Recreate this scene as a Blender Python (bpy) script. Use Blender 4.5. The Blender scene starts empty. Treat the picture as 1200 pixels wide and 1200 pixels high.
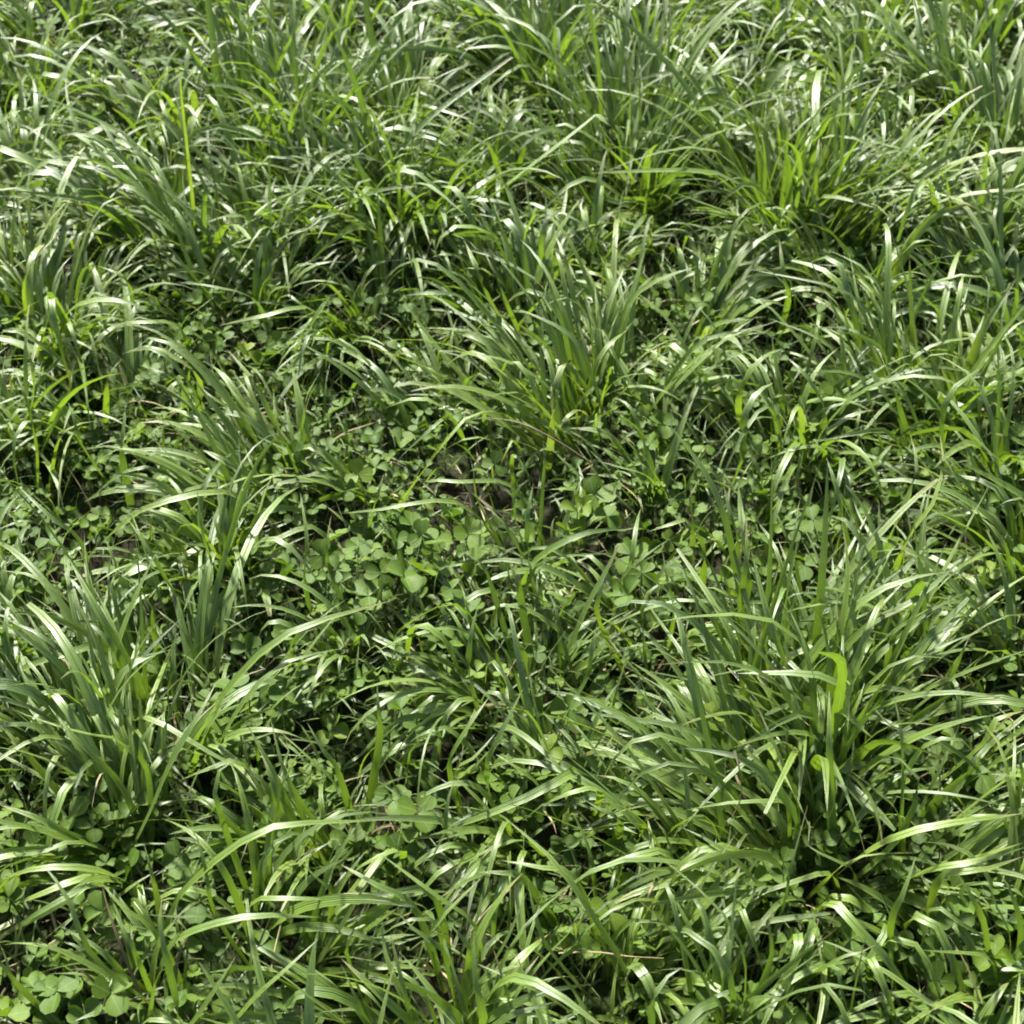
import bpy, math, random
import numpy as np

rng = np.random.default_rng(11)
random.seed(11)
R = math.radians
scene = bpy.context.scene
COL = scene.collection

# ------------------------------------------------------------------ camera
CAM_H, PITCH, FOV = 1.25, R(45.0), R(38.0)
cam_d = bpy.data.cameras.new('camera')
cam = bpy.data.objects.new('camera', cam_d)
COL.objects.link(cam)
cam.location = (0, 0, CAM_H)
cam.rotation_euler = (R(90) - PITCH, 0, 0)
cam_d.sensor_fit = 'HORIZONTAL'
cam_d.angle = FOV
cam_d.clip_start = 0.02
cam_d.clip_end = 400
cam_d.dof.use_dof = True
cam_d.dof.focus_distance = 1.45
cam_d.dof.aperture_fstop = 11.0
scene.camera = cam

# ------------------------------------------------------------------ sky and sun
SUN_EL, SUN_AZ = R(49), R(24)     # azimuth measured from +Y (away from viewer) towards -X (left)
world = bpy.data.worlds.new('World')
scene.world = world
world.use_nodes = True
wn = world.node_tree
for n in list(wn.nodes):
    wn.nodes.remove(n)
sky = wn.nodes.new('ShaderNodeTexSky')
sky.sky_type = 'NISHITA'
sky.sun_disc = False
sky.sun_elevation = SUN_EL
sky.sun_rotation = -SUN_AZ
sky.air_density = 1.0
sky.dust_density = 3.5
sky.ozone_density = 0.8
bg = wn.nodes.new('ShaderNodeBackground')
bg.inputs['Strength'].default_value = 0.063
wo = wn.nodes.new('ShaderNodeOutputWorld')
wn.links.new(sky.outputs[0], bg.inputs[0])
wn.links.new(bg.outputs[0], wo.inputs[0])
sun_d = bpy.data.lights.new('sun', 'SUN')
sun_d.energy = 4.6
sun_d.angle = R(4.5)
sun_d.color = (1.0, 0.978, 0.935)
sun = bpy.data.objects.new('sun', sun_d)
COL.objects.link(sun)
sun.location = (-1, 3, 4)
# lamp shines along its local -Z: rotate so that it comes from elevation/azimuth above
sun.rotation_euler = (-(R(90) - SUN_EL), 0, SUN_AZ)

vs = scene.view_settings
vs.view_transform = 'Standard'
vs.look = 'None'
vs.exposure = 1.80
vs.gamma = 1.0
vs.use_curve_mapping = False
scene.cycles.filter_width = 1.9
scene.cycles.use_adaptive_sampling = True
scene.cycles.adaptive_threshold = 0.04
scene.cycles.max_bounces = 5
scene.cycles.transmission_bounces = 4
scene.cycles.diffuse_bounces = 3

# ------------------------------------------------------------------ helpers
FPX = 600.0 / math.tan(FOV / 2)
SP, CP = math.sin(PITCH), math.cos(PITCH)


def gz(x, y):
    """height of the soil"""
    return 0.012 * np.sin(x * 5.1 + 1.0) * np.cos(y * 4.3) + 0.008 * np.sin(x * 11 + y * 9.0)


def at(px, py, z=0.0):
    """point of the meadow at height z that is seen at this place of the photograph"""
    dx, dy = (px - 600) / FPX, (600 - py) / FPX
    d = np.array([dx, CP + dy * SP, -SP + dy * CP])
    t = (z - CAM_H) / d[2]
    return np.array([0, 0, CAM_H]) + d * t


def depth_scale(p):
    """metres per photograph pixel at world point p"""
    v = np.asarray(p) - np.array([0, 0, CAM_H])
    return (v[1] * CP - v[2] * SP) / FPX


def tag(o, label=None, cat=None, group=None, kind=None):
    if label:
        o['label'] = label
    if cat:
        o['category'] = cat
    if group:
        o['group'] = group
    if kind:
        o['kind'] = kind
    return o


def empty(name, loc):
    o = bpy.data.objects.new(name, None)
    o.empty_display_size = 0.02
    COL.objects.link(o)
    o.location = loc
    return o


def np_mesh(name, verts, faces, attr, mat, smooth=True):
    """verts (V,3), faces list/array of quads or tris (F,k), attr (V,3) -> mesh"""
    me = bpy.data.meshes.new(name)
    verts = np.ascontiguousarray(verts, dtype=np.float32)
    F, k = faces.shape
    me.vertices.add(len(verts))
    me.vertices.foreach_set('co', verts.ravel())
    me.loops.add(F * k)
    me.loops.foreach_set('vertex_index', np.ascontiguousarray(faces, dtype=np.int32).ravel())
    me.polygons.add(F)
    me.polygons.foreach_set('loop_start', np.arange(0, F * k, k, dtype=np.int32))
    if attr is not None:
        a = me.attributes.new('piece', 'FLOAT_VECTOR', 'POINT')
        a.data.foreach_set('vector', np.ascontiguousarray(attr, dtype=np.float32).ravel())
    me.update(calc_edges=True)
    if not smooth:
        me.shade_flat()
    me.materials.append(mat)
    return me


def link(name, me, parent=None):
    o = bpy.data.objects.new(name, me)
    COL.objects.link(o)
    if parent is not None:
        o.parent = parent
    return o


# ------------------------------------------------------------------ materials
class NT:
    def __init__(self, name):
        self.m = bpy.data.materials.new(name)
        self.m.use_nodes = True
        self.t = self.m.node_tree
        for n in list(self.t.nodes):
            self.t.nodes.remove(n)

    def n(self, kind, **kw):
        nd = self.t.nodes.new(kind)
        for k, v in kw.items():
            if k in nd.inputs.keys():
                s = nd.inputs[k]
                if hasattr(v, 'is_linked'):
                    self.t.links.new(v, s)
                else:
                    s.default_value = v
            else:
                setattr(nd, k, v)
        return nd

    def l(self, a, b):
        self.t.links.new(a, b)

    def math(self, op, a, b=None, c=None):
        nd = self.t.nodes.new('ShaderNodeMath')
        nd.operation = op
        for i, v in enumerate((a, b, c)):
            if v is None:
                continue
            if hasattr(v, 'is_linked'):
                self.t.links.new(v, nd.inputs[i])
            else:
                nd.inputs[i].default_value = v
        return nd.outputs[0]

    def mix(self, fac, a, b, blend='MIX'):
        nd = self.t.nodes.new('ShaderNodeMix')
        nd.data_type = 'RGBA'
        nd.blend_type = blend
        for s, v in ((nd.inputs[0], fac), (nd.inputs[6], a), (nd.inputs[7], b)):
            if hasattr(v, 'is_linked'):
                self.t.links.new(v, s)
            else:
                s.default_value = v
        return nd.outputs[2]

    def ramp(self, fac, stops):
        nd = self.t.nodes.new('ShaderNodeValToRGB')
        el = nd.color_ramp.elements
        while len(el) < len(stops):
            el.new(0.5)
        for e, (p, c) in zip(el, stops):
            e.position = p
            e.color = (*c, 1)
        self.t.links.new(fac, nd.inputs[0])
        return nd.outputs[0]


def blade_material():
    t = NT('grass_blade')
    a = t.n('ShaderNodeAttribute', attribute_name='piece')
    sx = t.n('ShaderNodeSeparateXYZ')
    t.l(a.outputs['Vector'], sx.inputs[0])
    u, v, tint = sx.outputs
    col = t.ramp(tint, [(0.0, (0.078, 0.138, 0.020)), (0.25, (0.110, 0.182, 0.018)),
                        (0.55, (0.137, 0.217, 0.016)), (0.80, (0.168, 0.242, 0.019)),
                        (0.95, (0.20, 0.25, 0.050)), (1.0, (0.30, 0.25, 0.10))])
    # pale sheath at the foot, a drier last bit on some blades
    foot = t.n('ShaderNodeMapRange', **{'Value': v, 'From Min': 0.0, 'From Max': 0.22, 'To Min': 0.55, 'To Max': 0.0})
    col = t.mix(foot.outputs[0], col, (0.17, 0.24, 0.05, 1))
    geo = t.n('ShaderNodeNewGeometry')
    nz = t.n('ShaderNodeTexNoise', Scale=55.0, Detail=3.0)
    t.l(geo.outputs['Position'], nz.inputs['Vector'])
    blotch = t.math('MULTIPLY_ADD', nz.outputs[0], 0.6, 0.7)
    col = t.mix(1.0, col, t.n('ShaderNodeCombineColor', Red=blotch, Green=blotch, Blue=blotch).outputs[0], 'MULTIPLY')
    tipd = t.math('MULTIPLY', t.n('ShaderNodeMapRange', **{'Value': v, 'From Min': 0.86, 'From Max': 1.0}).outputs[0], t.math('GREATER_THAN', t.math('FRACT', t.math('MULTIPLY', tint, 37.0)), 0.72))
    col = t.mix(t.math('MULTIPLY', tipd, 0.8), col, (0.34, 0.25, 0.10, 1))
    # veins: pale ribs along the blade, a stronger one in the middle
    rib = t.math('ABSOLUTE', t.math('SINE', t.math('MULTIPLY', u, math.pi * 5)))
    mid = t.math('SUBTRACT', 1.0, t.math('MINIMUM', t.math('MULTIPLY', t.math('ABSOLUTE', t.math('SUBTRACT', u, 0.5)), 11.0), 1.0))
    relief = t.math('ADD', t.math('MULTIPLY', rib, 0.30), t.math('MULTIPLY', mid, 0.9))
    col = t.mix(t.math('MULTIPLY', mid, 0.45), col, (0.20, 0.30, 0.09, 1))
    col = t.mix(t.math('MULTIPLY', rib, 0.24), col, (0.19, 0.29, 0.08, 1))
    bump = t.n('ShaderNodeBump', Strength=0.9, Distance=0.0010)
    t.l(relief, bump.inputs['Height'])
    p = t.n('ShaderNodeBsdfPrincipled', Roughness=t.math('MULTIPLY_ADD', rib, -0.14, t.math('MULTIPLY_ADD', nz.outputs[0], 0.18, 0.46)))
    p.inputs['Specular IOR Level'].default_value = 0.9
    p.inputs['Coat Weight'].default_value = 0.65
    p.inputs['Coat Roughness'].default_value = 0.45
    p.inputs['Specular Tint'].default_value = (0.96, 1.0, 0.90, 1)
    t.l(col, p.inputs['Base Color'])
    t.l(bump.outputs[0], p.inputs['Normal'])
    tr = t.n('ShaderNodeBsdfTranslucent')
    tc = t.mix(1.0, col, (1.08, 1.14, 0.46, 1), 'MULTIPLY')
    t.l(tc, tr.inputs['Color'])
    mx = t.n('ShaderNodeMixShader')
    mx.inputs[0].default_value = 0.36
    t.l(p.outputs[0], mx.inputs[1])
    t.l(tr.outputs[0], mx.inputs[2])
    o = t.n('ShaderNodeOutputMaterial')
    t.l(mx.outputs[0], o.inputs[0])
    return t.m


def clover_material():
    t = NT('clover_leaf')
    a = t.n('ShaderNodeAttribute', attribute_name='piece')
    sx = t.n('ShaderNodeSeparateXYZ')
    t.l(a.outputs['Vector'], sx.inputs[0])
    u, v, tint = sx.outputs
    col = t.ramp(tint, [(0.0, (0.042, 0.084, 0.010)), (0.5, (0.066, 0.120, 0.011)),
                        (0.85, (0.104, 0.164, 0.012)), (1.0, (0.152, 0.198, 0.017))])
    geo = t.n('ShaderNodeNewGeometry')
    nz = t.n('ShaderNodeTexNoise', Scale=160.0, Detail=3.0)
    t.l(geo.outputs['Position'], nz.inputs['Vector'])
    b = t.math('MULTIPLY_ADD', nz.outputs[0], 0.5, 0.75)
    col = t.mix(1.0, col, t.n('ShaderNodeCombineColor', Red=b, Green=b, Blue=b).outputs[0], 'MULTIPLY')
    au = t.math('ABSOLUTE', t.math('SUBTRACT', u, 0.5))
    mid = t.math('SUBTRACT', 1.0, t.math('MINIMUM', t.math('MULTIPLY', au, 22.0), 1.0))
    side = t.math('ABSOLUTE', t.math('SINE', t.math('MULTIPLY', t.math('SUBTRACT', v, t.math('MULTIPLY', au, 0.8)), 34.0)))
    col = t.mix(t.math('MULTIPLY', mid, 0.45), col, (0.16, 0.27, 0.09, 1))
    # the faint pale chevron of a clover leaflet
    ch = t.math('SUBTRACT', 1.0, t.math('MINIMUM', t.math('MULTIPLY', t.math('ABSOLUTE', t.math('SUBTRACT', t.math('SUBTRACT', v, 0.42), t.math('MULTIPLY', au, -0.5))), 11.0), 1.0))
    col = t.mix(t.math('MULTIPLY', ch, 0.08), col, (0.20, 0.29, 0.14, 1))
    bump = t.n('ShaderNodeBump', Strength=0.35, Distance=0.0006)
    t.l(t.math('ADD', mid, t.math('MULTIPLY', side, 0.4)), bump.inputs['Height'])
    p = t.n('ShaderNodeBsdfPrincipled', Roughness=0.6)
    p.inputs['Specular IOR Level'].default_value = 0.3
    t.l(col, p.inputs['Base Color'])
    t.l(bump.outputs[0], p.inputs['Normal'])
    tr = t.n('ShaderNodeBsdfTranslucent')
    t.l(t.mix(1.0, col, (1.4, 1.45, 0.6, 1), 'MULTIPLY'), tr.inputs['Color'])
    mx = t.n('ShaderNodeMixShader')
    mx.inputs[0].default_value = 0.33
    t.l(p.outputs[0], mx.inputs[1])
    t.l(tr.outputs[0], mx.inputs[2])
    o = t.n('ShaderNodeOutputMaterial')
    t.l(mx.outputs[0], o.inputs[0])
    return t.m


def plain_material(name, stops, rough=0.7, trans=0.0, scale=90.0):
    t = NT(name)
    a = t.n('ShaderNodeAttribute', attribute_name='piece')
    sx = t.n('ShaderNodeSeparateXYZ')
    t.l(a.outputs['Vector'], sx.inputs[0])
    col = t.ramp(sx.outputs[2], stops)
    geo = t.n('ShaderNodeNewGeometry')
    nz = t.n('ShaderNodeTexNoise', Scale=scale, Detail=4.0)
    t.l(geo.outputs['Position'], nz.inputs['Vector'])
    b = t.math('MULTIPLY_ADD', nz.outputs[0], 0.8, 0.6)
    col = t.mix(1.0, col, t.n('ShaderNodeCombineColor', Red=b, Green=b, Blue=b).outputs[0], 'MULTIPLY')
    p = t.n('ShaderNodeBsdfPrincipled', Roughness=rough)
    t.l(col, p.inputs['Base Color'])
    o = t.n('ShaderNodeOutputMaterial')
    t.l(p.outputs[0], o.inputs[0])
    return t.m


def soil_material():
    t = NT('soil')
    tc = t.n('ShaderNodeNewGeometry')
    n1 = t.n('ShaderNodeTexNoise', Scale=9.0, Detail=6.0)
    n2 = t.n('ShaderNodeTexNoise', Scale=140.0, Detail=6.0, Roughness=0.7)
    for n in (n1, n2):
        t.l(tc.outputs['Position'], n.inputs['Vector'])
    col = t.ramp(n2.outputs[0], [(0.25, (0.010, 0.008, 0.005)), (0.5, (0.022, 0.018, 0.011)), (0.75, (0.046, 0.037, 0.023))])
    moss = t.ramp(n2.outputs[0], [(0.3, (0.012, 0.020, 0.006)), (0.7, (0.040, 0.060, 0.016))])
    f = t.n('ShaderNodeMapRange', **{'Value': n1.outputs[0], 'From Min': 0.40, 'From Max': 0.56})
    col = t.mix(f.outputs[0], col, moss)
    bump = t.n('ShaderNodeBump', Strength=0.9, Distance=0.006)
    t.l(n2.outputs[0], bump.inputs['Height'])
    p = t.n('ShaderNodeBsdfPrincipled', Roughness=0.95)
    p.inputs['Specular IOR Level'].default_value = 0.15
    t.l(col, p.inputs['Base Color'])
    t.l(bump.outputs[0], p.inputs['Normal'])
    o = t.n('ShaderNodeOutputMaterial')
    t.l(p.outputs[0], o.inputs[0])
    return t.m


M_BLADE = blade_material()
M_CLOVER = clover_material()
M_STALK = plain_material('clover_stalk', [(0.0, (0.10, 0.17, 0.04)), (0.6, (0.17, 0.22, 0.06)), (1.0, (0.22, 0.16, 0.07))], 0.5)
M_STRAW = plain_material('dry_straw', [(0.0, (0.045, 0.033, 0.015)), (0.7, (0.12, 0.092, 0.040)), (1.0, (0.30, 0.245, 0.12))], 0.75)
M_SOIL = soil_material()

# ------------------------------------------------------------------ ground
def build_ground():
    def axis(lo, hi, a, b, step):
        fine = np.arange(a, b + 1e-6, step)
        out_lo = a - np.geomspace(0.1, a - lo, 22)[::-1]
        out_hi = b + np.geomspace(0.1, hi - b, 22)
        return np.concatenate([out_lo, fine, out_hi])
    xs = axis(-150, 150, -1.6, 1.6, 0.02)
    ys = axis(-120, 250, 0.2, 3.6, 0.02)
    X, Y = np.meshgrid(xs, ys)
    Z = gz(X, Y) + 0.004 * np.sin(X * 61 + 2 * np.sin(Y * 37)) * np.sin(Y * 53 + np.sin(X * 41))
    nx, ny = len(xs), len(ys)
    v = np.stack([X, Y, Z], -1).reshape(-1, 3)
    i = np.arange((ny - 1) * nx).reshape(ny - 1, nx)[:, :-1].ravel()
    f = np.stack([i, i + 1, i + 1 + nx, i + nx], -1)
    o = link('ground', np_mesh('ground', v, f, None, M_SOIL))
    tag(o, 'dark brown mossy soil seen in the gaps between the grass', 'ground', kind='structure')


build_ground()

# ------------------------------------------------------------------ grass blades
ROWS = 11
TT = np.linspace(0, 1, ROWS)


def width_profile(n, cut=None):
    p = rng.uniform(2.2, 5.0, n)[:, None]
    foot = 0.5 + 0.5 * np.clip(TT / 0.30, 0, 1) ** 0.8
    blunt = np.where(rng.random(n) < 0.10, rng.uniform(0.86, 0.96, n), 1.0)[:, None]     # torn or grazed ends
    tip = 1 - (TT[None, :] * blunt) ** p
    return np.clip(foot[None, :] * tip, 0.03, 1)


def sweep(C, side0, W, fold, twist, tint):
    """ribbons along centre lines C (N,ROWS,3); side0 (N,ROWS,3) unit side vectors -> verts (N,ROWS*3,3), attr"""
    N = len(C)
    T = np.gradient(C, axis=1)
    T /= np.linalg.norm(T, axis=2, keepdims=True) + 1e-9
    S = side0 - (side0 * T).sum(2, keepdims=True) * T
    S /= np.linalg.norm(S, axis=2, keepdims=True) + 1e-9
    Nn = np.cross(T, S)
    c, s = np.cos(twist)[..., None], np.sin(twist)[..., None]
    S2, N2 = S * c + Nn * s, Nn * c - S * s
    half = W[..., None] * 0.5
    up = N2 * (W * fold)[..., None]
    V = np.stack([C - S2 * half + up, C, C + S2 * half + up], 2)      # N,ROWS,3,3
    attr = np.zeros((N, ROWS, 3, 3))
    attr[..., 0] = np.array([0.0, 0.5, 1.0])
    attr[..., 1] = TT[None, :, None]
    attr[..., 2] = tint[:, None, None]
    return V.reshape(N, ROWS * 3, 3), attr.reshape(N, ROWS * 3, 3)


_b = (np.arange(ROWS - 1)[:, None] * 3 + np.arange(2)[None, :]).ravel()
BFACES = np.stack([_b, _b + 1, _b + 4, _b + 3], -1)


def blades(base, d0, L, W, droop, tint, kink=None, drift=None, floor=True):
    """N blades: base (N,3), first direction d0 (N,3), length, width, droop angle (rad), tint"""
    N = len(base)
    d0 = d0 / np.linalg.norm(d0, axis=1, keepdims=True)
    th0 = np.arccos(np.clip(d0[:, 2], -1, 1))
    az = np.arctan2(d0[:, 1], d0[:, 0])
    p = rng.uniform(1.1, 2.3, N)[:, None]
    g = TT[None, :] ** p
    if kink is None:
        kink = rng.random(N) < 0.55
    tk = rng.uniform(0.45, 0.85, N)[:, None]
    gk = 1.25 * (0.25 * g + 0.75 / (1 + np.exp(-(TT[None, :] - tk) * 22)))
    g = np.where(kink[:, None], gk, g)
    th = np.clip(th0[:, None] + droop[:, None] * g, -3.0, R(172))
    if drift is None:
        drift = rng.normal(0, 0.35, N)
    azk = az[:, None] + drift[:, None] * TT[None, :] ** 1.4
    T = np.stack([np.sin(th) * np.cos(azk), np.sin(th) * np.sin(azk), np.cos(th)], -1)
    seg = L[:, None, None] / (ROWS - 1)
    C = np.concatenate([np.zeros((N, 1, 3)), np.cumsum((T[:, :-1] + T[:, 1:]) * 0.5 * seg, 1)], 1) + base[:, None, :]
    if floor:
        zmin = gz(C[..., 0], C[..., 1]) + 0.008 + 0.02 * rng.random(N)[:, None]
        zmin[:, :2] = -1
        C[..., 2] = np.maximum(C[..., 2], zmin)
    side = np.stack([-np.sin(azk), np.cos(azk), np.zeros_like(azk)], -1)
    Wk = W[:, None] * width_profile(N)
    tw = rng.normal(0, 0.25, N)[:, None] + rng.normal(0, 0.7, N)[:, None] * TT[None, :]
    fold = np.abs(rng.normal(0.15, 0.08, N))[:, None] * (1.15 - 0.7 * TT[None, :])
    return sweep(C, side, Wk, fold, tw, tint)


TONES = {'fresh': (0.44, 0.20), 'silver': (0.30, 0.19), 'dark': (0.24, 0.17), 'yellow': (0.54, 0.18)}


def make_tints(n, tone):
    m, s = TONES[tone]
    t = np.clip(rng.normal(m, s, n), 0, 0.90)
    r = rng.random(n)
    t = np.where(r > 0.965, rng.uniform(0.66, 0.78, n), t)
    t = np.where(r > 0.992, rng.uniform(0.76, 0.84, n), t)
    return t


def tussock_params(c, r, n, L, ldir, lean, spread, w, droop, tone):
    # a tussock is a handful of shoots, each with its own lean
    k = max(3, n // 14)
    sa = rng.uniform(0, 2 * math.pi, k)
    sr = r * np.sqrt(rng.random(k))
    la = R(ldir)
    sd = np.array([math.cos(la), math.sin(la)]) * lean * rng.uniform(0.2, 1.6, k)[:, None] \
        + np.stack([np.cos(sa), np.sin(sa)], -1) * spread * (0.3 + sr / r)[:, None] + rng.normal(0, 0.22, (k, 2))
    sl = np.clip(rng.normal(1.0, 0.2, k), 0.6, 1.4)
    which = rng.integers(0, k, n)
    base = np.zeros((n, 3))
    base[:, :2] = c[:2] + (np.stack([np.cos(sa), np.sin(sa)], -1) * sr[:, None])[which] + rng.normal(0, 0.18 * r, (n, 2))
    base[:, 2] = gz(base[:, 0], base[:, 1]) - 0.004
    d = np.zeros((n, 3))
    d[:, :2] = sd[which] * rng.uniform(.6, 1.35, n)[:, None] + rng.normal(0, 0.20, (n, 2))
    d[:, 2] = 1.0
    Ls = L * sl[which] * np.clip(rng.lognormal(-0.10, 0.28, n), 0.35, 1.3)
    Ws = w * np.clip(rng.lognormal(-0.06, 0.38, n), 0.3, 1.65)
    dr = R(1) * np.clip(rng.normal(droop, 28, n), 10, 150) * np.clip(Ls / L, 0.5, 1.25)
    return base, d, Ls, Ws, dr, make_tints(n, tone)


BLADE_COUNT = 0


def add_blade_objects(parent, V, A, name='blade'):
    global BLADE_COUNT
    o0 = np.array(parent.location)
    for v, a in zip(V, A):
        me = np_mesh(name, v - o0, BFACES, a, M_BLADE)
        link(name, me, parent)
        BLADE_COUNT += 1


def join_blades(lst):
    V = np.concatenate([x[0] for x in lst])
    A = np.concatenate([x[1] for x in lst])
    N = len(V)
    F = (BFACES[None] + (np.arange(N) * ROWS * 3)[:, None, None]).reshape(-1, 4)
    return V.reshape(-1, 3), F, A.reshape(-1, 3)


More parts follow.
